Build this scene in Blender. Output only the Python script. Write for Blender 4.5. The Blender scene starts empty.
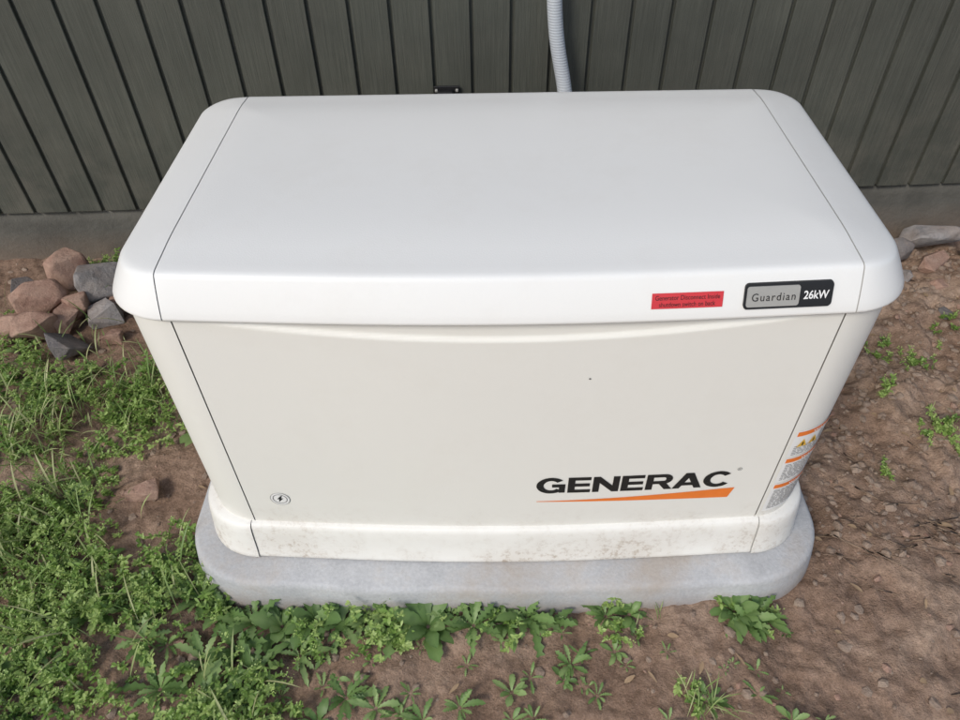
import bpy, bmesh, math, random
import numpy as np
from mathutils import Vector, Matrix
random.seed(7); rng=np.random.default_rng(11)
sc=bpy.context.scene
sc.view_settings.view_transform='Standard'; sc.view_settings.look='None'; sc.view_settings.exposure=0

# ---------------------------------------------------------------- materials
def nodes(name):
    m=bpy.data.materials.new(name); m.use_nodes=True; nt=m.node_tree
    return m,nt,nt.nodes['Principled BSDF']
def N(nt,t,**k):
    n=nt.nodes.new(t)
    for a,b in k.items(): setattr(n,a,b)
    return n
def L(nt,a,b): nt.links.new(a,b)
def noise(nt,vec,scale,detail=4,rough=.55):
    n=N(nt,'ShaderNodeTexNoise'); n.inputs['Scale'].default_value=scale; n.inputs['Detail'].default_value=detail; n.inputs['Roughness'].default_value=rough
    L(nt,vec,n.inputs['Vector']); return n.outputs['Fac']
def ramp(nt,fac,stops):
    r=N(nt,'ShaderNodeValToRGB'); e=r.color_ramp.elements
    while len(e)<len(stops): e.new(.5)
    for i,(p,c) in enumerate(stops):
        e[i].position=p; e[i].color=(c if len(c)==4 else (*c,1))
    L(nt,fac,r.inputs[0]); return r.outputs[0]
def mix(nt,fac,a,b,mode='MIX'):
    m=N(nt,'ShaderNodeMix',data_type='RGBA',blend_type=mode)
    for s,v in((0,fac),(6,a),(7,b)):
        if hasattr(v,'is_output'): L(nt,v,m.inputs[s])
        else: m.inputs[s].default_value=(v if s==0 else (*v,1)[:4])
    return m.outputs[2]
def math_(nt,op,a,b=0,c=0):
    m=N(nt,'ShaderNodeMath',operation=op)
    for i,v in enumerate((a,b,c)):
        if hasattr(v,'is_output'): L(nt,v,m.inputs[i])
        else: m.inputs[i].default_value=v
    return m.outputs[0]
def coords(nt,scale=(1,1,1)):
    g=N(nt,'ShaderNodeNewGeometry'); mp=N(nt,'ShaderNodeMapping'); mp.inputs['Scale'].default_value=scale
    L(nt,g.outputs['Position'],mp.inputs[0]); return mp.outputs[0]
def bump(nt,p,h,dist,strength=1):
    b=N(nt,'ShaderNodeBump'); b.inputs['Distance'].default_value=dist; b.inputs['Strength'].default_value=strength
    L(nt,h,b.inputs['Height']); L(nt,b.outputs[0],p.inputs['Normal']); return b
def simple(name,col,rough=.5,var=.08,scale=60,bmp=0.0,metal=0):
    m,nt,p=nodes(name); v=coords(nt)
    n=noise(nt,v,scale)
    c=mix(nt,n,tuple(x*(1-var) for x in col),tuple(min(1,x*(1+var)) for x in col))
    L(nt,c,p.inputs['Base Color']); p.inputs['Roughness'].default_value=rough; p.inputs['Metallic'].default_value=metal
    if bmp: bump(nt,p,n,bmp)
    return m

def paint(name,col,dirt_top,rough=.42,amt=1.0):
    """powder coated / plastic enclosure skin, dusty, splashed with soil near the ground"""
    m,nt,p=nodes(name); v=coords(nt)
    big=noise(nt,v,3.0,3); fine=noise(nt,v,420,2)
    c=mix(nt,big,tuple(x*.965 for x in col),tuple(min(1,x*1.02) for x in col))
    sm=ramp(nt,noise(nt,v,6,7,.7),[(.5,(0,0,0)),(.8,(1,1,1))])
    c=mix(nt,math_(nt,'MULTIPLY',sm,.12),c,(.55,.50,.42))
    sep=N(nt,'ShaderNodeSeparateXYZ'); L(nt,v,sep.inputs[0])
    hf=N(nt,'ShaderNodeMapRange'); hf.inputs[1].default_value=0; hf.inputs[2].default_value=dirt_top; hf.inputs[3].default_value=1; hf.inputs[4].default_value=0
    L(nt,sep.outputs[2],hf.inputs[0])
    sp=ramp(nt,noise(nt,v,75,6,.7),[(.50,(0,0,0)),(.66,(1,1,1))])
    patch=ramp(nt,noise(nt,v,6,4,.6),[(.40,(0,0,0)),(.64,(1,1,1))])
    d=math_(nt,'MULTIPLY',math_(nt,'MULTIPLY',sp,patch),hf.outputs[0])
    d2=math_(nt,'MULTIPLY',math_(nt,'MULTIPLY',patch,hf.outputs[0]),.25*amt)
    d=math_(nt,'MINIMUM',math_(nt,'ADD',math_(nt,'MULTIPLY',d,.7*amt),d2),.8)
    c=mix(nt,d,c,(.38,.30,.22))
    L(nt,c,p.inputs['Base Color'])
    r=math_(nt,'ADD',math_(nt,'MULTIPLY',noise(nt,v,14,4),.14),rough-.07); L(nt,r,p.inputs['Roughness'])
    p.inputs['Specular IOR Level'].default_value=.45
    bump(nt,p,fine,.00022)
    return m
M_lid=paint('cream_paint_lid',(.81,.81,.78),.001,.34)
M_body=paint('cream_paint_body',(.78,.77,.715),.17,.42)
M_base=paint('cream_plastic_base',(.80,.79,.74),.15,.5,1.1)
M_liner=simple('dark_gap',(.24,.23,.21),.8)
M_liner2=simple('lid_gap',(.6,.6,.58),.8)
M_red=simple('red_label',(.60,.04,.05),.4)
M_black=simple('black_print',(.012,.012,.013),.4)
M_silver=simple('silver_label',(.42,.41,.38),.35,metal=.3)
M_white=simple('white_print',(.8,.8,.78),.4)
M_orange=simple('orange_print',(.80,.20,.03),.4)
M_yel=simple('yellow_print',(.75,.45,.04),.4)
M_txt=simple('grey_print',(.12,.12,.12),.5)

def m_pad():
    m,nt,p=nodes('grey_pad'); v=coords(nt)
    c=ramp(nt,noise(nt,v,9,6,.6),[(.3,(.38,.385,.39)),(.52,(.48,.485,.49)),(.75,(.58,.58,.575))])
    c=mix(nt,1.0,c,ramp(nt,noise(nt,v,160,4,.65),[(.3,(.88,.88,.88)),(.7,(1.08,1.08,1.08))]),'MULTIPLY')
    pt=ramp(nt,noise(nt,v,4.5,6,.68),[(.47,(0,0,0)),(.66,(1,1,1))])
    c=mix(nt,math_(nt,'MULTIPLY',pt,.65),c,(.33,.27,.21))
    sep=N(nt,'ShaderNodeSeparateXYZ'); L(nt,v,sep.inputs[0])
    mr=N(nt,'ShaderNodeMapRange'); mr.inputs[1].default_value=-.09; mr.inputs[2].default_value=-.035; mr.inputs[3].default_value=1.1; mr.inputs[4].default_value=0
    L(nt,sep.outputs[2],mr.inputs[0]); c=mix(nt,math_(nt,'MULTIPLY',mr.outputs[0],noise(nt,v,20,5)),c,(.24,.17,.12))
    L(nt,c,p.inputs['Base Color']); p.inputs['Roughness'].default_value=.8
    bump(nt,p,noise(nt,v,110,5,.65),.0014); return m
M_pad=m_pad()
def m_soil():
    m,nt,p=nodes('soil'); v=coords(nt)
    c=ramp(nt,noise(nt,v,3.2,8,.62),[(.3,(.185,.120,.084)),(.5,(.32,.222,.162)),(.7,(.46,.345,.262))])
    c2=ramp(nt,noise(nt,v,55,6,.7),[(.3,(.62,.59,.56)),(.7,(1.22,1.22,1.22))])
    c=mix(nt,1.0,c,c2,'MULTIPLY')
    c3=ramp(nt,noise(nt,v,240,3,.7),[(.3,(.75,.75,.75)),(.75,(1.25,1.23,1.21))])
    c=mix(nt,1.0,c,c3,'MULTIPLY')
    L(nt,c,p.inputs['Base Color']); p.inputs['Roughness'].default_value=.95; p.inputs['Specular IOR Level'].default_value=.2
    h=math_(nt,'ADD',noise(nt,v,40,8,.7),math_(nt,'MULTIPLY',noise(nt,v,180,5,.7),.4))
    bump(nt,p,h,.009); return m
M_soil=m_soil()
def m_wood():
    m,nt,p=nodes('painted_siding'); v=coords(nt,(1,1,.045)); g=coords(nt)
    f=noise(nt,v,110,6,.7)
    c=ramp(nt,f,[(.25,(.057,.060,.049)),(.55,(.072,.076,.063)),(.8,(.091,.095,.079))])
    big=ramp(nt,noise(nt,g,2.2,5,.65),[(.3,(.80,.80,.80)),(.7,(1.2,1.2,1.18))])
    c=mix(nt,1.0,c,big,'MULTIPLY')
    du=ramp(nt,noise(nt,g,7,6,.7),[(.45,(0,0,0)),(.75,(1,1,1))])
    sep=N(nt,'ShaderNodeSeparateXYZ'); L(nt,g,sep.inputs[0])
    mr=N(nt,'ShaderNodeMapRange'); mr.inputs[1].default_value=.1; mr.inputs[2].default_value=.5; mr.inputs[3].default_value=.6; mr.inputs[4].default_value=.1
    L(nt,sep.outputs[2],mr.inputs[0]); c=mix(nt,math_(nt,'MULTIPLY',du,mr.outputs[0]),c,(.17,.155,.125))
    L(nt,c,p.inputs['Base Color']); p.inputs['Roughness'].default_value=.55
    bump(nt,p,f,.003); return m
M_wood=m_wood()
def m_conc():
    m,nt,p=nodes('foundation_concrete'); v=coords(nt)
    c=ramp(nt,noise(nt,v,7,7,.65),[(.3,(.070,.067,.057)),(.7,(.13,.125,.108))])
    sep=N(nt,'ShaderNodeSeparateXYZ'); L(nt,v,sep.inputs[0])
    mr=N(nt,'ShaderNodeMapRange'); mr.inputs[1].default_value=-.11; mr.inputs[2].default_value=.03; mr.inputs[3].default_value=1.1; mr.inputs[4].default_value=0
    L(nt,sep.outputs[2],mr.inputs[0]); c=mix(nt,math_(nt,'MULTIPLY',mr.outputs[0],noise(nt,v,11,6,.7)),c,(.24,.17,.12))
    L(nt,c,p.inputs['Base Color']); p.inputs['Roughness'].default_value=.9
    bump(nt,p,noise(nt,v,60,6,.7),.004); return m
M_conc=m_conc()
def m_rock(name,a,b):
    m,nt,p=nodes(name); v=coords(nt)
    c=ramp(nt,noise(nt,v,22,8,.7),[(.3,a),(.7,b)])
    du=ramp(nt,noise(nt,v,9,6,.7),[(.45,(0,0,0)),(.7,(1,1,1))]); c=mix(nt,math_(nt,'MULTIPLY',du,.5),c,(.36,.27,.21))
    L(nt,c,p.inputs['Base Color']); p.inputs['Roughness'].default_value=.85
    bump(nt,p,noise(nt,v,45,8,.75),.010); return m
M_rockt=m_rock('rock_tan',(.27,.145,.105),(.54,.36,.27))
M_rockg=m_rock('rock_grey',(.18,.17,.17),(.42,.39,.37))
M_rockd=m_rock('rock_dark',(.11,.10,.10),(.25,.23,.22))
M_peb=m_rock('clod',(.19,.13,.095),(.46,.35,.265))
M_twig=simple('dry_twig',(.26,.18,.12),.8,.4,80)
M_dry=simple('dry_leaf',(.32,.22,.13),.8,.4,80)
def m_leaf(name,dark,mid,light):
    m=bpy.data.materials.new(name); m.use_nodes=True; nt=m.node_tree; p=nt.nodes['Principled BSDF']; out=nt.nodes['Material Output']
    at=N(nt,'ShaderNodeAttribute',attribute_name='rnd')
    v=coords(nt); f=math_(nt,'ADD',math_(nt,'MULTIPLY',at.outputs['Fac'],.75),math_(nt,'MULTIPLY',noise(nt,v,60,4),.25))
    c=ramp(nt,f,[(.15,dark),(.5,mid),(.85,light)])
    L(nt,c,p.inputs['Base Color']); p.inputs['Roughness'].default_value=.45; p.inputs['Specular IOR Level'].default_value=.4
    t=N(nt,'ShaderNodeBsdfTranslucent'); L(nt,c,t.inputs[0]); ms=N(nt,'ShaderNodeMixShader'); ms.inputs[0].default_value=.3
    L(nt,p.outputs[0],ms.inputs[1]); L(nt,t.outputs[0],ms.inputs[2]); L(nt,ms.outputs[0],out.inputs[0]); return m
M_leaf=m_leaf('weed_leaf',(.095,.175,.050),(.175,.29,.085),(.31,.43,.165))
M_leaf2=m_leaf('small_weed_leaf',(.105,.19,.04),(.215,.35,.075),(.40,.52,.17))
M_grass=m_leaf('grass_blade',(.11,.19,.05),(.22,.33,.09),(.48,.49,.25))

# ---------------------------------------------------------------- helpers
def link(o,parent=None):
    sc.collection.objects.link(o)
    if parent: o.parent=parent
    return o
def meshobj(name,V,F,mat,parent=None,smooth=False):
    me=bpy.data.meshes.new(name); me.from_pydata([tuple(map(float,v)) for v in V],[],F); me.validate(); me.update()
    if mat: me.materials.append(mat)
    if smooth: me.shade_smooth()
    return link(bpy.data.objects.new(name,me),parent)
def empty(name,loc=(0,0,0)):
    e=bpy.data.objects.new(name,None); e.empty_display_size=.1; e.location=loc; return link(e)
def bev(o,w,seg=2,ang=40):
    m=o.modifiers.new('b','BEVEL'); m.width=w; m.segments=seg; m.limit_method='ANGLE'; m.angle_limit=math.radians(ang)
    w2=o.modifiers.new('n','WEIGHTED_NORMAL'); w2.keep_sharp=True

# ---------------------------------------------------------------- generator
NF,NS,NC=60,24,12
def rr(hx,y0,y1,r,rb):
    P=[]
    def seg(a,b,n):
        for i in range(n):
            t=i/n; P.append((a[0]+(b[0]-a[0])*t,a[1]+(b[1]-a[1])*t))
    def arc(cx,cy,a0,n,r):
        for i in range(n):
            a=math.radians(a0+90*i/n); P.append((cx+r*math.cos(a),cy+r*math.sin(a)))
    seg((-hx+r,y0),(hx-r,y0),NF); arc(hx-r,y0+r,-90,NC,r)
    seg((hx,y0+r),(hx,y1-rb),NS); arc(hx-rb,y1-rb,0,NC,rb)
    seg((hx-rb,y1),(-hx+rb,y1),NF); arc(-hx+rb,y1-rb,90,NC,rb)
    seg((-hx,y1-rb),(-hx,y0+r),NS); arc(-hx+r,y0+r,180,NC,r)
    return P
BOW=.021
def bowf(x,y,y0):
    t=max(0,1-(x/.56)**2); t=t*t*.35+t*.65
    return -BOW*t*max(0,min(1,1-(y-y0)/.3))
def shell(name,rings,mat,parent,cut=None,gap=.0014,post=None,cap=True,part=None,shrink=0):
    V=[];F=[];n=None
    for (hx,y0,y1,r,z) in rings:
        rb=max(r*.62-shrink,.004)
        pts=rr(hx-shrink,y0+shrink,y1-shrink,max(r-shrink,.004),rb); n=len(pts)
        for (x,y) in pts:
            yy=y+bowf(x,y,y0); zz=z-shrink*(1 if cap else 0)
            if post: x,yy,zz=post(x,yy,zz)
            V.append((x,yy,zz))
    for k in range(len(rings)-1):
        for i in range(n):
            j=(i+1)%n; F.append((k*n+i,k*n+j,(k+1)*n+j,(k+1)*n+i))
    if cap: F.append(tuple((len(rings)-1)*n+i for i in range(n)))
    bm=bmesh.new(); vs=[bm.verts.new(v) for v in V]
    for f in F: bm.faces.new([vs[i] for i in f])
    if cut:
        for s in(-1,1):
            for c in(cut-gap,cut+gap):
                bmesh.ops.bisect_plane(bm,geom=bm.verts[:]+bm.edges[:]+bm.faces[:],plane_co=(s*c,0,0),plane_no=(1,0,0),dist=1e-6)
        dl=[]
        for f in bm.faces:
            x=abs(f.calc_center_median().x)
            if cut-gap<x<cut+gap: dl.append(f)
            elif part=='mid' and x>cut: dl.append(f)
            elif part=='ends' and x<cut: dl.append(f)
        bmesh.ops.delete(bm,geom=dl,context='FACES')
    bmesh.ops.recalc_face_normals(bm,faces=bm.faces[:])
    me=bpy.data.meshes.new(name); bm.to_mesh(me); bm.free(); me.materials.append(mat); me.shade_smooth()
    return link(bpy.data.objects.new(name,me),parent)

gen=empty('standby_generator',(0,.3,0))
gen_off=Vector((0,-.3,0))
def pc(o): o.location=gen_off; return o
# lid ------------------------------------------------------------
def lidpost(x,y,z):
    w=max(0,min(1,(z-.66)/.06)); t=max(0,min(1,y/.6))
    return x*(1+.016*t),y,z+w*(.006*max(0,(y-.02))/.6) - w*.018*max(0,(abs(x)-.50)/.13)**1.6
lid_prof=[ # inset , z
 (.030,.652),(.004,.652),(.0015,.653),(0,.6555),(.0003,.659),(.0045,.671),(.011,.688),(.018,.704),(.0225,.7135),(.0245,.7175),(.0270,.7205),(.031,.7225),(.037,.7235),(.050,.7245),(.066,.7255),(.09,.7278),(.12,.7302),(.16,.7317),(.20,.7324),(.27,.7327)]
lid_rings=[]
for ins,z in lid_prof:
    lid_rings.append((.6215-ins*1.05,-.014+ins,.626-ins*.8,max(.105-ins*.7,.012),z))
for part,nm in(('mid','lid_centre'),('ends','lid_end_caps')):
    pc(shell(nm,lid_rings,M_lid,gen,cut=.5155,gap=.0009,part=part,post=lidpost))
pc(shell('lid_liner',lid_rings,M_liner2,gen,shrink=.003,post=lidpost))
# body -----------------------------------------------------------
def bodypost(x,y,z):
    if y<.06 and abs(x)<.47:
        arc=.608+.034*(x/.47)**2
        t=max(0,min(1,(z-arc)/.006)); e=max(0,min(1,(.46-abs(x))/.05))
        y+=.006*t*t*(3-2*t)*e
    return x,y,z
bz=[.094,.0955,.10]+[.14,.2,.27,.34,.41,.48,.54,.58]+[.59+.003*i for i in range(20)]+[.66]
RB=.10; HB=.612
body_rings=[(HB-(.002 if i==0 else 0),.0+(.002 if i==0 else 0),.60,RB,z) for i,z in enumerate(bz)]
for part,nm,m in(('mid','front_panel',M_body),('ends','corner_panels',M_body)):
    pc(shell(nm,body_rings,m,gen,cut=.5105,gap=.0012,part=part,post=bodypost,cap=False))
pc(shell('enclosure_core',body_rings,M_liner,gen,cap=True,shrink=.004,post=bodypost))
# base -----------------------------------------------------------
base_rings=[(.638,-.022,.632,.115,.001),(.640,-.024,.634,.115,.004),(.640,-.0235,.634,.115,.012),(.639,-.021,.63,.115,.022),(.635,-.016,.628,.112,.07),(.632,-.013,.626,.11,.090),(.629,-.010,.623,.108,.097),(.625,-.006,.618,.105,.1005),(.609,.004,.606,.10,.102)]
pc(shell('base_skirt_front',base_rings,M_base,gen,cut=.5185,gap=.0006,part='mid',cap=False))
pc(shell('base_skirt_corners',[(a+.002,b-.003,c,d,e) for a,b,c,d,e in base_rings],M_base,gen,cut=.5185,gap=.0006,part='ends',cap=False))
pc(shell('base_core',base_rings,M_liner2,gen,cap=True,shrink=.004))
# pad ------------------------------------------------------------
pad=empty('equipment_pad',(0,.3,-.05))
def padpost(x,y,z):
    k=.003*math.sin(x*9+1)+.002*math.sin(x*23+y*17)+.002*math.sin(y*11)
    return x+k*(1 if x>0 else -1)*.6,y+k*.6,z+(.0015*math.sin(x*17)*math.sin(y*13) if z>-.01 else 0)
pad_rings=[(.696,-.095,.735,.16,-.13),(.693,-.094,.735,.16,-.09),(.689,-.090,.73,.16,-.05),(.685,-.0865,.725,.16,-.018),(.683,-.0845,.722,.157,-.010),(.679,-.0805,.718,.154,-.0045),(.673,-.0745,.71,.15,-.002),(.60,-.02,.62,.09,-.002)]
o=shell('pad_slab',pad_rings,M_pad,pad,post=padpost); o.location=(0,-.3,.05)

# prints ---------------------------------------------------------
def panY(x,z): return bowf(x,0,0)-.0012
def lipY(x,z):
    zs=[p[1] for p in lid_prof[4:12]]; ys=[-.014+p[0] for p in lid_prof[4:12]]
    return float(np.interp(z,zs,ys))+bowf(x,0,0)-.0014
def flat(name,V2,F,mat,surf,off=0.0):
    o=meshobj(name,[(x,surf(x,z)-off,z) for x,z in V2],F,mat,gen); return pc(o)
def grid(name,x0,x1,z0,z1,mat,surf,off=0,nx=10,nz=4):
    V=[(x0+(x1-x0)*i/nx,z0+(z1-z0)*j/nz) for j in range(nz+1) for i in range(nx+1)]
    F=[(j*(nx+1)+i,j*(nx+1)+i+1,(j+1)*(nx+1)+i+1,(j+1)*(nx+1)+i) for j in range(nz) for i in range(nx)]
    return flat(name,V,F,mat,surf,off)
def text(name,body,x0,x1,z0,z1,mat,surf,off,bold=0.0,space=1.0):
    c=bpy.data.curves.new(name,'FONT'); c.body=body; c.size=1; c.offset=bold; c.space_character=space; c.resolution_u=6
    t=bpy.data.objects.new(name,c); sc.collection.objects.link(t)
    dg=bpy.context.evaluated_depsgraph_get(); me=t.evaluated_get(dg).to_mesh()
    P=np.array([v.co[:2] for v in me.vertices]); F=[tuple(p.vertices) for p in me.polygons]
    t.evaluated_get(dg).to_mesh_clear(); bpy.data.objects.remove(t); bpy.data.curves.remove(c)
    mn=P.min(0);mx=P.max(0)
    Q=(P-mn)/(mx-mn)*[x1-x0,z1-z0]+[x0,z0]
    return flat(name,[tuple(q) for q in Q],F,mat,surf,off)
def letters(name,word,x0,x1,z0,z1,mat,surf):
    def bowl(cx,cz,rx,rz,a0,a1,tx,tz,n=22):
        q=[]
        for i in range(n):
            a=math.radians(a0+(a1-a0)*i/n);b=math.radians(a0+(a1-a0)*(i+1)/n)
            def pt(a,k): return (cx+(rx-k*tx)*math.cos(a),cz+(rz-k*tz)*math.sin(a))
            q.append([pt(a,0),pt(b,0),pt(b,1),pt(a,1)])
        return q
    def rect(a,b,c,d): return [[(a,b),(c,b),(c,d),(a,d)]]
    h=.20
    G={'G':(1.16,bowl(.58,.5,.58,.52,38,318,.28,.205)+rect(.62,.38,1.14,.38+h)+rect(.90,0.02,1.14,.40)),
       'E':(.90,rect(0,0,.275,1)+rect(.275,0,.90,h)+rect(.275,.40,.86,.40+h)+rect(.275,1-h,.89,1)),
       'N':(1.04,rect(0,0,.26,1)+rect(.78,0,1.04,1)+[[(.26,1),(.26,.60),(.78,0),(.78,.40)]]),
       'R':(1.05,rect(0,0,.275,1)+rect(.275,1-h,.70,1)+rect(.275,.37,.70,.37+h)+bowl(.70,.685,.33,.315,-90,90,.265,h,14)+[[(.50,.40),(.77,0),(1.08,0),(.80,.42)]]),
       'A':(1.18,[[(0,0),(.29,0),(.735,1),(.43,1)],[(.89,0),(1.18,0),(.75,1),(.445,1)]]+rect(.30,.19,.87,.19+h)),
       'C':(1.10,bowl(.58,.5,.58,.52,38,322,.28,.205))}
    V=[];F=[];x=0;off=[]
    for q,ch in enumerate(word):
        w,ps=G[ch]
        if ch=='A': x-=.055
        for k,p in enumerate(ps):
            b=len(V); V+=[(x+a,c) for a,c in p]; F.append(tuple(range(b,b+len(p)))); off+=[(k%3)*.00006]*len(p)
        x+=w+.085
        if ch=='A': x-=.07
    W=x-.085; P=[(x0+a/W*(x1-x0),z0+c*(z1-z0)) for a,c in V]
    return pc(meshobj(name,[(a,surf(a,c)-o,c) for (a,c),o in zip(P,off)],F,mat,gen))
letters('brand_lettering','GENERAC',.060,.430,.2145,.262,M_black,panY)
n=24;V=[];F=[]
for i in range(n+1):
    t=i/n; x=.062+.378*t; V+= [(x-(.004 if i==n else 0),.1865-.009*t),(x+(.004 if i==n else 0),.1885+.0205*t**1.6 - .0005)]
    if i<n: F.append((2*i,2*i+2,2*i+3,2*i+1))
flat('logo_swoosh',V,F,M_orange,panY)
text('registered_mark','®',.436,.445,.262,.271,M_txt,panY,0)
def disc(name,cx,cz,r,mat,surf,off,r0=0):
    n=32;V=[];F=[]
    for i in range(n):
        a=2*math.pi*i/n; V.append((cx+r*math.cos(a),cz+r*math.sin(a)))
    if r0:
        for i in range(n):
            a=2*math.pi*i/n; V.append((cx+r0*math.cos(a),cz+r0*math.sin(a)))
        F=[(i,(i+1)%n,n+(i+1)%n,n+i) for i in range(n)]
    else: F=[tuple(range(n))]
    return flat(name,V,F,mat,surf,off)
disc('lightning_badge',-.441,.184,.0195,M_white,panY,0)
disc('badge_ring',-.441,.184,.0145,M_txt,panY,.0006,.0132)
disc('badge_ring_outer',-.441,.184,.0195,M_txt,panY,.0006,.0188)
flat('lightning_bolt',[(-.438,.194),(-.447,.183),(-.4425,.183),(-.445,.174),(-.434,.1865),(-.439,.1865),(-.435,.194)],[(0,1,2,5,6),(2,3,4,5)],M_black,panY,.0009)
grid('red_sticker',.209,.313,.6745,.6965,M_red,lipY,0,12,4)
text('sticker_text_a','Generator Disconnect Inside',.214,.308,.687,.6935,M_black,lipY,.0006)
text('sticker_text_b','shutdown switch on back',.220,.302,.6775,.684,M_black,lipY,.0006)
def rrect(name,x0,x1,z0,z1,r,mat,off):
    V=[]
    for cx,cz,a0 in((x1-r,z0+r,-90),(x1-r,z1-r,0),(x0+r,z1-r,90),(x0+r,z0+r,180)):
        for i in range(7):
            a=math.radians(a0+15*i); V.append((cx+r*math.cos(a),cz+r*math.sin(a)))
    n=len(V); o=meshobj(name,[(x,lipY(x,z)-off,z) for x,z in V]+[(x,lipY(x,z)+.001,z) for x,z in V],[tuple(range(n))]+[(i,i+n,(i+1)%n+n,(i+1)%n) for i in range(n)],mat,gen)
    return pc(o)
rrect('model_badge',.343,.473,.670,.7055,.006,M_black,.0022)
rrect('badge_silver_field',.3465,.424,.6735,.702,.004,M_silver,.0030)
text('badge_name','Guardian',.354,.418,.682,.693,M_black,lipY,.0036,space=1.2)
text('badge_power','26kW',.430,.467,.682,.694,M_white,lipY,.0032,bold=.02)
def cpt(phi,z,off):
    a=math.radians(phi); cx=HB-RB; x=cx+(RB+off)*math.cos(a); y=RB+(RB+off)*math.sin(a)
    return (x,y+bowf(x,y,0),z)
def wrap(name,p0,p1,z0,z1,mat,off,n=14):
    V=[];F=[]
    for i in range(n+1):
        p=p0+(p1-p0)*i/n; V+=[cpt(p,z0,off),cpt(p,z1,off)]
        if i<n:F.append((2*i,2*i+2,2*i+3,2*i+1))
    return pc(meshobj(name,V,F,mat,gen))
def wraptext(name,body,p0,p1,z0,z1,mat,off,bold=0):
    o=text(name,body,0,1,z0,z1,mat,lambda x,z:0,0,bold)
    for v in o.data.vertices: v.co=cpt(p0+(p1-p0)*v.co.x,v.co.z,off)
for k,(z0,z1) in enumerate(((.295,.368),(.215,.291),(.120,.211))):
    wrap(f'warning_label_{k}',-86,-8,z0,z1,M_white,.001)
    wrap(f'warning_band_{k}',-84,-12,z1-.015,z1-.003,M_orange,.0017)
    wraptext('band_text','WARNING',-66,-30,z1-.0125,z1-.0055,M_white,.0024,.02)
    zz=z1-.021; j=0
    while zz>z0+.006:
        a=-82 if k else (-52 if j<5 else -82)
        while a<-18:
            w=random.uniform(3,10); b=min(a+w,-18); wrap('label_text',a,b,zz-.0014,zz,M_txt,.0017,2); a=b+random.uniform(.8,2)
        zz-=.0046; j+=1
for a in(-74,-60):
    pc(meshobj('warning_triangle',[cpt(a-6,.322,.0024),cpt(a+6,.322,.0024),cpt(a,.343,.0024)],[(0,1,2)],M_yel,gen))
    pc(meshobj('warning_mark',[cpt(a-.8,.325,.003),cpt(a+.8,.325,.003),cpt(a+.8,.335,.003),cpt(a-.8,.335,.003)],[(0,1,2,3)],M_black,gen))
disc('panel_screw',.135,.525,.0018,M_txt,panY,0)

# ---------------------------------------------------------------- house wall
A=Vector((-1.51,1.171,0)); B=Vector((1.534,1.278,0)); D=(B-A).normalized(); NR=Vector((D.y,-D.x,0)) # toward the yard
wall=empty('house_wall',(0,1.224,0))
def wp(xw,out,z):
    p=A+D*((xw-A.x)/D.x)+NR*out; return (p.x,p.y-1.224,z)
pitch=.1105; x=-1.058-pitch*22; prof=[]
while x<4.0:
    g=.0058; po=random.uniform(-.0012,.0012)
    prof+=[(x-g-.0015,0),(x-g,-.0015),(x-g+.0006,-.012),(x+g-.0006,-.012),(x+g,-.0015),(x+g+.0015,po)]
    x+=pitch
V=[];F=[];zs=[.106,.109,.6,1.2,1.9,2.6]
for zi,z in enumerate(zs):
    for (px,po) in prof: V.append(wp(px,po-(.002 if zi==0 else 0),z))
np_=len(prof)
for k in range(len(zs)-1):
    for i in range(np_-1): F.append((k*np_+i,k*np_+i+1,(k+1)*np_+i+1,(k+1)*np_+i))
meshobj('siding_boards',V,F,M_wood,wall)
x0,x1=prof[0][0],prof[-1][0]
def wbox(name,xa,xb,o0,o1,z0,z1,mat,parent=wall,bv=.003):
    V=[wp(a,b,c) for c in(z0,z1) for b in(o0,o1) for a in(xa,xb)]
    F=[(0,1,3,2),(4,6,7,5),(0,4,5,1),(2,3,7,6),(0,2,6,4),(1,5,7,3)]
    o=meshobj(name,V,F,mat,parent); bev(o,bv); return o
wbox('siding_backing',x0,x1,-.10,-.0135,.107,2.6,M_wood)
V=[];F=[];nx=160
for j,z in enumerate([-.35,-.12,-.06,0,.06,.102,.105]):
    for i in range(nx+1):
        xx=x0+(x1-x0)*i/nx; o=-.016+.003*math.sin(xx*7+z*20)+.002*math.sin(xx*19)
        if j==6:o=-.05
        V.append(wp(xx,o,z))
for j in range(6):
    for i in range(nx): F.append((j*(nx+1)+i,j*(nx+1)+i+1,(j+1)*(nx+1)+i+1,(j+1)*(nx+1)+i))
meshobj('foundation',V,F,M_conc,wall,smooth=True)
wbox('shade_soffit',x0,x1,-.1,.55,2.605,2.63,M_wood)  # unseen eave, added overhead to block sky light and darken the upper wall
wbox('shade_fascia',x0,x1,.552,.58,2.58,2.72,M_wood)  # front edge of the added, unseen shading eave

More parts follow.
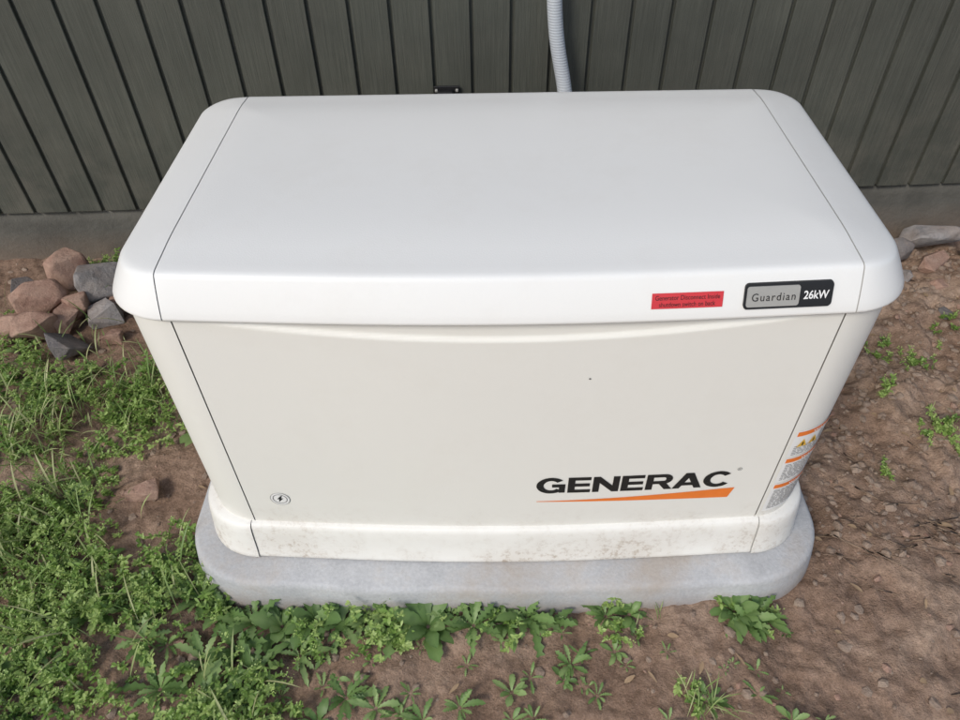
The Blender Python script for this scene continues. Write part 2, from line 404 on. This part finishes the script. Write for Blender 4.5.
# conduit --------------------------------------------------------
con=empty('conduit_pipe',(.15,1.17,.8))
M_con,nt_,p_=nodes('grey_conduit'); v_=coords(nt_,(0,0,1))
wv=N(nt_,'ShaderNodeTexWave',bands_direction='Z'); wv.inputs['Scale'].default_value=45; L(nt_,v_,wv.inputs['Vector'])
L(nt_,mix(nt_,wv.outputs['Fac'],(.44,.47,.50),(.50,.53,.56)),p_.inputs['Base Color']); p_.inputs['Roughness'].default_value=.45
bump(nt_,p_,wv.outputs['Fac'],.0006)
pts=[(.150,1.185,2.58),(.150,1.185,1.4),(.150,1.183,.95),(.153,1.178,.78),(.166,1.17,.64),(.195,1.15,.50),(.215,1.09,.36),(.215,.95,.27),(.20,.75,.25),(.2,.62,.25)]
def cat(P,n=40):
    P=[Vector(p) for p in P]; P=[P[0]*2-P[1]]+P+[P[-1]*2-P[-2]]; out=[]
    for i in range(1,len(P)-2):
        for k in range(n):
            t=k/n;a,b,c,d=P[i-1:i+3]
            out.append(.5*((2*b)+(c-a)*t+(2*a-5*b+4*c-d)*t*t+(3*b-a-3*c+d)*t**3))
    return out
cp=cat(pts,60);V=[];F=[];m=20
for i,p in enumerate(cp):
    t=(cp[min(i+1,len(cp)-1)]-cp[max(i-1,0)]).normalized(); s=Vector((1,0,0)); s=(s-t*s.dot(t)).normalized(); u=t.cross(s)
    r=.0205
    for k in range(m):
        a=2*math.pi*k/m; q=p+s*math.cos(a)*r+u*math.sin(a)*r; V.append((q.x-.15,q.y-1.17,q.z-.8))
for i in range(len(cp)-1):
    for k in range(m): F.append((i*m+k,i*m+(k+1)%m,(i+1)*m+(k+1)%m,(i+1)*m+k))
meshobj('pipe',V,F,M_con,con,smooth=True)
br=empty('wall_bracket',(-.141,1.21,.475)); 
def lbox(name,par,c,s,mat,bv=.002):
    V=[(c[0]+a*s[0]/2,c[1]+b*s[1]/2,c[2]+d*s[2]/2) for d in(-1,1) for b in(-1,1) for a in(-1,1)]
    o=meshobj(name,V,[(0,2,3,1),(4,5,7,6),(0,1,5,4),(2,6,7,3),(0,4,6,2),(1,3,7,5)],mat,par); bev(o,bv); return o
lbox('plate',br,(0,0,-.015),(.075,.006,.06),M_black)
lbox('housing',br,(-.004,-.012,-.02),(.046,.02,.05),M_black,.004)
for s in(-1,1): lbox('bolt',br,(s*.03,-.006,.004),(.008,.008,.008),M_silver)

# ---------------------------------------------------------------- ground
def lattice(seed): return np.random.default_rng(seed).random((256,256))
LT=[lattice(i) for i in range(6)]
def vn(x,y,s,k):
    x=np.asarray(x)*s+57.3+k*9.1;y=np.asarray(y)*s+83.7+k*4.3
    xi=np.floor(x).astype(int);yi=np.floor(y).astype(int);fx=x-xi;fy=y-yi;fx=fx*fx*(3-2*fx);fy=fy*fy*(3-2*fy)
    T=LT[k%6];g=lambda a,b:T[a%256,b%256]
    return (g(xi,yi)*(1-fx)*(1-fy)+g(xi+1,yi)*fx*(1-fy)+g(xi,yi+1)*(1-fx)*fy+g(xi+1,yi+1)*fx*fy)-.5
def gh(x,y):
    x=np.asarray(x,float);y=np.asarray(y,float)
    rough=1+1.3/(1+np.exp(-(x-.75)*9))/(1+np.exp(-(y-.15)*9))   # loose dug soil to the right of the unit
    z=-.086+.035*vn(x,y,1.6,0)+rough*(.026*vn(x,y,6,1)+.018*vn(x,y,15,2)+.011*vn(x,y,36,3))+.007*vn(x,y,85,4)
    # shallow boot prints in the bare soil
    for fx_,fy_,an in((.95,-.18,.5),(1.12,.12,1.1),(.62,-.30,-.3),(1.0,.55,.9),(.1,-.38,.2)):
        dx=(x-fx_)*math.cos(an)+(y-fy_)*math.sin(an); dy=-(x-fx_)*math.sin(an)+(y-fy_)*math.cos(an)
        q=np.sqrt((dx/.12)**2+(dy/.045)**2); z=z-.012/(1+np.exp((q-1)*9))+.005*np.exp(-((q-1.15)/.18)**2)
    inside=(np.abs(x)<.64)&(y>-.03)&(y<.68)
    return np.where(inside,-.12,z)
def axis(a,b,st,far):
    c=list(np.arange(a,b+1e-6,st)); d=st; v=a; lo=[]
    while v>-far: d*=1.35; v-=d; lo.append(v)
    d=st; v=b; hi=[]
    while v<far: d*=1.35; v+=d; hi.append(v)
    return np.array(lo[::-1]+c+hi)
xs=axis(-2.0,1.9,.007,120); ys=axis(-.6,1.35,.007,120)
X,Y=np.meshgrid(xs,ys); Z=gh(X,Y)
nx,ny=len(xs),len(ys)
me=bpy.data.meshes.new('ground'); me.vertices.add(nx*ny); me.vertices.foreach_set('co',np.stack([X,Y,Z],-1).astype(np.float32).ravel())
ii=(np.arange(ny-1)[:,None]*nx+np.arange(nx-1)[None,:]).ravel()
quads=np.stack([ii,ii+1,ii+nx+1,ii+nx],-1).astype(np.int32)
me.loops.add(quads.size); me.loops.foreach_set('vertex_index',quads.ravel())
me.polygons.add(len(quads)); me.polygons.foreach_set('loop_start',np.arange(0,quads.size,4,dtype=np.int32)); me.polygons.foreach_set('loop_total',np.full(len(quads),4,np.int32))
me.update(); me.validate(); me.materials.append(M_soil); me.shade_smooth()
link(bpy.data.objects.new('ground',me))

def outside_pad(x,y,mrg=0):
    if abs(x)>.69+mrg or y<-.095-mrg or y>.74+mrg: return True
    qx=max(0,abs(x)-(.53+mrg)); qy=max(0,(.065-mrg)-y)
    return y<.065 and math.hypot(qx,qy)>.16
def wally(x): return A.y+(x-A.x)*D.y/D.x

blobs=[(-1.38,.46,.28,.17,.9),(-1.15,.46,.24,.15,.95),(-.93,.54,.15,.15,.95),(-.86,.42,.08,.08,.8),(-1.25,.22,.22,.16,.95),(-1.05,.02,.20,.15,1.0),(-.85,-.12,.26,.14,1.0),(-.64,-.15,.17,.13,1.0),(-.95,-.32,.35,.1,1.0),
       (-.55,-.28,.2,.12,.9),(-1.55,.70,.16,.18,.4),(-1.25,1.08,.14,.1,.5),(-.74,.03,.05,.08,.8),(-.38,-.16,.18,.05,.55),(-.12,-.16,.22,.045,.5),(-1.02,.76,.14,.12,.45),(-.33,-.32,.14,.06,.4)]
def dens(x,y):
    d=0
    for bx,by,rx,ry,w in blobs: d=max(d,w*math.exp(-(((x-bx)/rx)**2+((y-by)/ry)**2)**1.5*.6))
    return max(0,d*(.92+2.3*float(vn(x,y,7,5))+1.3*float(vn(x,y,19,2)))-.14)

class Acc:
    def __init__(s): s.V=[];s.F=[];s.R=[]
    def leaf(s,base,yaw,Ln,W,p0,bend,teeth=0,n=6,rnd=.5,fold=.25,twist=0,tipw=.75,curl=0):
        b=len(s.V); p=Vector(base); st=Ln/n
        for i in range(n+1):
            t=i/n; a=p0-bend*t; yw=yaw+curl*t; side=Vector((-math.sin(yw),math.cos(yw),twist)).normalized()
            w=W*.5*(math.sin(math.pi*min(1,.05+.95*t**(1/tipw)))**.75 if i<n else .02)
            if teeth and i%2: w*=(1-teeth*random.uniform(.6,1.2))
            up=Vector((-math.cos(yw)*math.sin(a),-math.sin(yw)*math.sin(a),math.cos(a)))
            jl,jr=(random.uniform(.85,1.15),random.uniform(.85,1.15)) if teeth else (1,1)
            s.V+= [tuple(p+side*w*jl+up*w*fold),tuple(p),tuple(p-side*w*jr+up*w*fold)]; s.R+=[rnd,min(1,rnd+.2),rnd]
            p=p+Vector((math.cos(yw)*math.cos(a),math.sin(yw)*math.cos(a),math.sin(a)))*st
        for i in range(n):
            k=b+3*i; s.F+=[(k,k+3,k+4,k+1),(k+1,k+4,k+5,k+2)]
    def stem(s,pts,r,rnd=.6):
        b=len(s.V)
        for p in pts:
            for k in range(3):
                a=2.09*k; s.V.append((p[0]+r*math.cos(a),p[1]+r*math.sin(a),p[2])); s.R.append(rnd)
        for i in range(len(pts)-1):
            for k in range(3): s.F.append((b+3*i+k,b+3*i+(k+1)%3,b+3*i+3+(k+1)%3,b+3*i+3+k))
    def out(s,name,mat):
        me=bpy.data.meshes.new(name); me.from_pydata(s.V,[],s.F); me.update()
        at=me.attributes.new('rnd','FLOAT','POINT'); at.data.foreach_set('value',np.array(s.R,np.float32))
        me.materials.append(mat); me.shade_smooth(); return link(bpy.data.objects.new(name,me))
U=random.uniform
leafy=Acc()
def rosette(x,y,size,nl):
    z=float(gh(x,y))+.002; tone=U(.2,.7); kind=random.random()
    for i in range(nl):
        yaw=2.4*i+U(-.5,.5); k=U(.5,1.1); inner=i/nl
        wr=U(.20,.30) if kind<.75 else U(.30,.40)
        leafy.leaf((x+.004*math.cos(yaw),y+.004*math.sin(yaw),z),yaw,size*k*(1-.3*inner),size*wr*k,U(.2,.7)+.6*inner,U(.5,1.3),teeth=(random.choice((.3,.45,.6)) if kind<.75 else U(.05,.2)),n=12,rnd=min(1,max(0,tone+U(-.3,.3))),fold=U(.1,.45),twist=U(-.35,.35),tipw=U(.55,.75),curl=U(-.5,.5))
big=[(-.40,-.125,.09,20),(-.34,-.14,.085,18),(-.29,-.125,.065,14),(-.235,-.13,.095,20),(-.16,-.145,.09,19),(-.115,-.125,.06,13),(-.065,-.15,.09,20),(.0,-.14,.075,16),(.045,-.13,.09,18),(.09,-.135,.075,14),(.13,-.225,.055,11),(.21,-.13,.065,14),(.26,-.125,.05,10),(.48,-.12,.085,22),(.53,-.125,.075,20),(.50,-.145,.065,16),(.38,-.30,.05,10),(.22,-.20,.035,8),
     (-.745,.0,.07,12),(-.66,-.075,.09,18),(-.60,-.10,.09,17),(-.53,-.13,.095,18),(-.47,-.135,.09,16),(-.55,-.19,.095,18),(-.61,-.21,.09,16),(-.50,-.24,.085,15),(-.57,-.30,.095,16),(-.68,-.27,.09,15),(-.74,-.17,.09,15),(-.31,-.29,.065,13),(-.25,-.31,.06,12),(.01,-.28,.04,9),(-.09,-.31,.05,12),(-.16,-.33,.045,10),(-.42,-.20,.065,12),(-.36,-.33,.065,12),(.05,-.33,.04,8)]
for b in big: rosette(*b)
for _ in range(2200):
    x=U(-1.8,.0);y=U(-.5,1.1)
    if outside_pad(x,y,.0) and y<wally(x)-.05 and random.random()<dens(x,y)*.17: rosette(x,y,U(.03,.075),random.randint(6,12))
for _ in range(80):
    x=U(-.5,.6);y=U(-.36,-.13)
    if random.random()<.6-x*.45: rosette(x,y,U(.012,.035),random.randint(4,8))
leafy.out('broadleaf_weeds',M_leaf)
small=Acc()
def sprig(x,y,h,ls):
    z=float(gh(x,y)); yaw=U(0,6.28); lean=U(.2,1.0); n=random.randint(5,9); pts=[];r0=U(.15,.9)
    for i in range(n+1):
        t=i/n; pts.append((x+math.cos(yaw)*h*lean*t*t+U(-.002,.002),y+math.sin(yaw)*h*lean*t*t+U(-.002,.002),z+h*t*(1-.25*lean*t)))
    small.stem(pts,.0007,.6)
    for i in range(1,n+1):
        for _ in range(random.randint(2,4)):
            a=U(0,6.28); q=pts[i]
            small.leaf(q,a,ls*U(.6,1.3),ls*U(.35,.6),U(-.2,.9),U(0,.8),n=3,rnd=min(1,max(0,r0+U(-.25,.25))),fold=U(0,.4),twist=U(-.4,.4))
    if random.random()<.6:
        for _ in range(7):
            q=pts[-1]; small.leaf((q[0]+U(-.007,.007),q[1]+U(-.007,.007),q[2]+U(0,.01)),U(0,6.28),.004,.0035,U(.3,1.4),.5,n=2,rnd=1.0)
cnt=0
for _ in range(26000):
    x=U(-1.9,.2);y=U(-.6,1.15)
    if outside_pad(x,y,.0) and y<wally(x)-.03 and random.random()<dens(x,y)*.42:
        sprig(x,y,U(.02,.08),U(.006,.016)); cnt+=1
for cx,cy,r,n in((1.12,.36,.06,16),(1.15,.30,.03,8),(1.2,.62,.05,10),(1.13,.70,.06,12),(1.02,.80,.05,8),(.98,.86,.04,8),(.52,-.13,.05,10),(.24,-.14,.05,8),(1.32,.78,.06,6),(-.2,-.14,.1,12),(.35,-.29,.03,6),(-1.25,1.1,.08,16),(1.05,.5,.03,5),(.95,.25,.03,4),(-1.12,1.1,.04,6)):
    for _ in range(n): sprig(cx+random.gauss(0,r*.5),cy+random.gauss(0,r*.5),U(.012,.04),U(.008,.014))
small.out('small_weeds',M_leaf2)
gr=Acc()
def blade(x,y,Ln,w=.003,yaw=None,p=None):
    gr.leaf((x,y,float(gh(x,y))),U(0,6.28) if yaw is None else yaw,Ln,w,U(.9,1.5) if p is None else p,U(.4,1.7),n=6,rnd=U(.1,1),fold=.15,twist=U(-.3,.3))
for _ in range(15000):
    x=U(-1.9,-.45);y=U(-.5,1.1)
    k=.75*math.exp(-((x+1.42)/.28)**2-((y-.42)/.26)**2)+.6*math.exp(-((x+1.2)/.24)**2-((y-.15)/.22)**2)+.22*dens(x,y)
    if outside_pad(x,y,.02) and y<wally(x)-.04 and random.random()<k*.5*(1+2.4*float(vn(x,y,11,3))): blade(x,y,U(.03,.15),U(.002,.005))
for cx,cy,r,n,ln in((.36,-.31,.02,26,.07),(.40,-.33,.02,14,.06),(-1.0,.6,.05,30,.09),(.30,-.13,.02,8,.04),(1.13,.35,.03,10,.05)):
    for _ in range(n): blade(cx+random.gauss(0,r),cy+random.gauss(0,r),ln*U(.5,1.1),.0022)
gr.out('grass',M_grass)

# pebbles and clods ---------------------------------------------
bm=bmesh.new(); bmesh.ops.create_icosphere(bm,subdivisions=1,radius=1); IV=np.array([v.co[:] for v in bm.verts]); IF=[[v.index for v in f.verts] for f in bm.faces]; bm.free()
def scatter(name,n,region,smin,smax,mat,power=3,flat_=.6):
    V=[];F=[]
    for _ in range(n):
        x,y=region()
        if not outside_pad(x,y,-.005) or y>wally(x)-.01: continue
        s=smin+(smax-smin)*random.random()**power
        a=U(0,6.28);Rm=np.array([[math.cos(a),-math.sin(a),0],[math.sin(a),math.cos(a),0],[0,0,1]])
        P=(IV*(1+rng.uniform(-.28,.28,(12,1))))*np.array([s,s*U(.6,1),s*U(.4,flat_+.2)])@Rm.T+[x,y,float(gh(x,y))+s*.1]
        b=len(V);V+=P.tolist();F+=[[i+b for i in f] for f in IF]
    return meshobj(name,V,F,mat)
def reg_c():
    if random.random()<.5: return (U(-1.8,1.8),U(-.6,1.2))
    return (U(.7,1.7),U(.0,1.2))
scatter('soil_clods',7500,reg_c,.0012,.015,M_peb,4)
scatter('pebbles',280,lambda:(random.choice((U(.7,1.8),U(-1.4,.9))),U(-.6,1.2)),.003,.013,M_rockt,2,.5)

# rocks ----------------------------------------------------------
def rock(x,y,z,sx,sy,sz,mat,rot=0,seed=0):
    r=np.random.default_rng(seed); bm=bmesh.new()
    for _ in range(14):
        d=r.normal(size=3); d/=np.linalg.norm(d); d=np.sign(d)*np.abs(d)**.6; bm.verts.new((d[0]*sx,d[1]*sy,d[2]*sz))
    bmesh.ops.convex_hull(bm,input=bm.verts[:])
    bmesh.ops.delete(bm,geom=[v for v in bm.verts if not v.link_faces],context='VERTS')
    me=bpy.data.meshes.new('rock'); bm.to_mesh(me); bm.free(); me.materials.append(mat)
    o=bpy.data.objects.new('rock',me); o.location=(x,y,z); o.rotation_euler=(r.uniform(-.3,.3),r.uniform(-.3,.3),rot); link(o)
    bev(o,min(sx,sy,sz)*.12,3,18); return o
RK=[(-1.41,.88,-.02,.082,.06,.068,M_rockt,.5),(-1.37,1.00,-.0,.07,.055,.065,M_rockt,1.2),(-1.24,.96,-.0,.09,.065,.075,M_rockg,.3),(-1.37,.755,-.04,.076,.055,.056,M_rockt,.1),(-1.26,.725,-.045,.068,.05,.05,M_rockd,.8),
    (-1.48,.80,-.055,.06,.05,.045,M_rockt,.4),(-1.30,.88,-.04,.055,.045,.055,M_rockt,1.5),(-1.32,.82,-.05,.05,.035,.045,M_rockt,.9),(-1.21,.85,-.055,.055,.045,.045,M_rockg,.2),(-1.18,1.02,-.045,.06,.045,.055,M_rockt,2),(-1.50,.94,-.05,.06,.05,.055,M_rockd,.7),(-1.16,.76,-.075,.035,.028,.025,M_rockt,.7),(-1.19,.92,-.065,.04,.035,.035,M_rockt,1.9),
    (-.88,.19,-.083,.055,.035,.018,M_rockt,.4),(-.66,-.31,-.08,.02,.018,.015,M_rockt,.4),
    (1.47,1.19,-.05,.12,.05,.05,M_rockg,.1),(1.34,1.15,-.065,.065,.045,.04,M_rockd,.5),(1.44,1.08,-.07,.065,.045,.035,M_rockt,.9),(1.60,1.14,-.08,.06,.04,.03,M_rockd,.3),(1.42,.97,-.08,.045,.03,.022,M_rockt,.3),(1.34,.94,-.085,.028,.02,.018,M_rockg,.3),(1.27,1.08,-.08,.038,.028,.022,M_rockt,.3),(1.45,.88,-.08,.038,.028,.022,M_rockt,1.3),(1.33,1.02,-.08,.028,.02,.02,M_rockg,1.3),(1.22,1.0,-.082,.022,.018,.016,M_rockt,.6),(1.37,.84,-.083,.025,.02,.016,M_rockd,2.2),
    (.80,.10,-.085,.018,.015,.012,M_rockt,.5),(.86,.03,-.085,.015,.012,.01,M_rockt,1.5),(.74,.02,-.085,.014,.012,.01,M_rockg,1)]
for i,k in enumerate(RK): rock(*k,seed=i+3)

tw=Acc()
for _ in range(100):
    if random.random()<.6: x,y=.98+random.gauss(0,.12),.05+random.gauss(0,.05)
    else: x,y=U(.75,1.6),U(-.3,1.1)
    if not outside_pad(x,y,.02): continue
    a=U(-1.0,.3);l=U(.015,.09);z=float(gh(x,y))+.006
    tw.stem([(x+math.cos(a)*l*t+U(-.002,.002),y+math.sin(a)*l*t,z+U(0,.004)) for t in(-.5,-.2,.2,.5)],U(.0008,.0026))
tw.out('twigs',M_twig)
dl=Acc()
for _ in range(150):
    x,y=(U(.72,1.6),U(-.35,1.1)) if random.random()<.6 else (U(-1.2,.7),U(-.4,.4))
    if outside_pad(x,y,.02): dl.leaf((x,y,float(gh(x,y))+.004),U(0,6.28),U(.012,.035),U(.005,.014),U(0,.3),U(0,.5),n=5,fold=.2)
dl.out('dry_leaves',M_dry)

# ---------------------------------------------------------------- light
w=bpy.data.worlds.new('World'); sc.world=w; w.use_nodes=True; nt=w.node_tree
sky=nt.nodes.new('ShaderNodeTexSky'); sky.sky_type='NISHITA'; sky.sun_disc=False
EL=math.radians(42); AZ=math.radians(216)   # compass-style: from +Y clockwise
sky.sun_elevation=EL; sky.sun_rotation=AZ; sky.air_density=1.0; sky.dust_density=1.8
bg=nt.nodes['Background']; bg.inputs[1].default_value=.15; nt.links.new(sky.outputs[0],bg.inputs[0])
sd=bpy.data.lights.new('sun','SUN'); sd.energy=1.95; sd.angle=math.radians(14); sd.color=(1,.96,.89)
so=link(bpy.data.objects.new('sun',sd))
d=Vector((math.sin(AZ)*math.cos(EL),math.cos(AZ)*math.cos(EL),math.sin(EL)))
so.rotation_euler=d.to_track_quat('Z','Y').to_euler(); so.location=d*6

# ---------------------------------------------------------------- camera
cx,cy,cz,th,ps,ro,f=[-0.0281,-0.8144,1.3366,0.7678,-0.0166,-0.0224,704.4]
Fw=Vector((math.sin(ps)*math.cos(th),math.cos(ps)*math.cos(th),-math.sin(th)))
R0=Vector((math.cos(ps),-math.sin(ps),0)); U0=R0.cross(Fw)
Rv=R0*math.cos(ro)+U0*math.sin(ro); Uv=-R0*math.sin(ro)+U0*math.cos(ro)
cd=bpy.data.cameras.new('camera'); cam=link(bpy.data.objects.new('camera',cd)); sc.camera=cam
cd.sensor_width=36; cd.lens=f/960*36; cd.clip_start=.01; cd.clip_end=400
M=Matrix.Identity(4)
for i in range(3): M[i][0]=Rv[i];M[i][1]=Uv[i];M[i][2]=-Fw[i];M[i][3]=(cx,cy,cz)[i]
cam.matrix_world=M
print('sprigs',cnt)
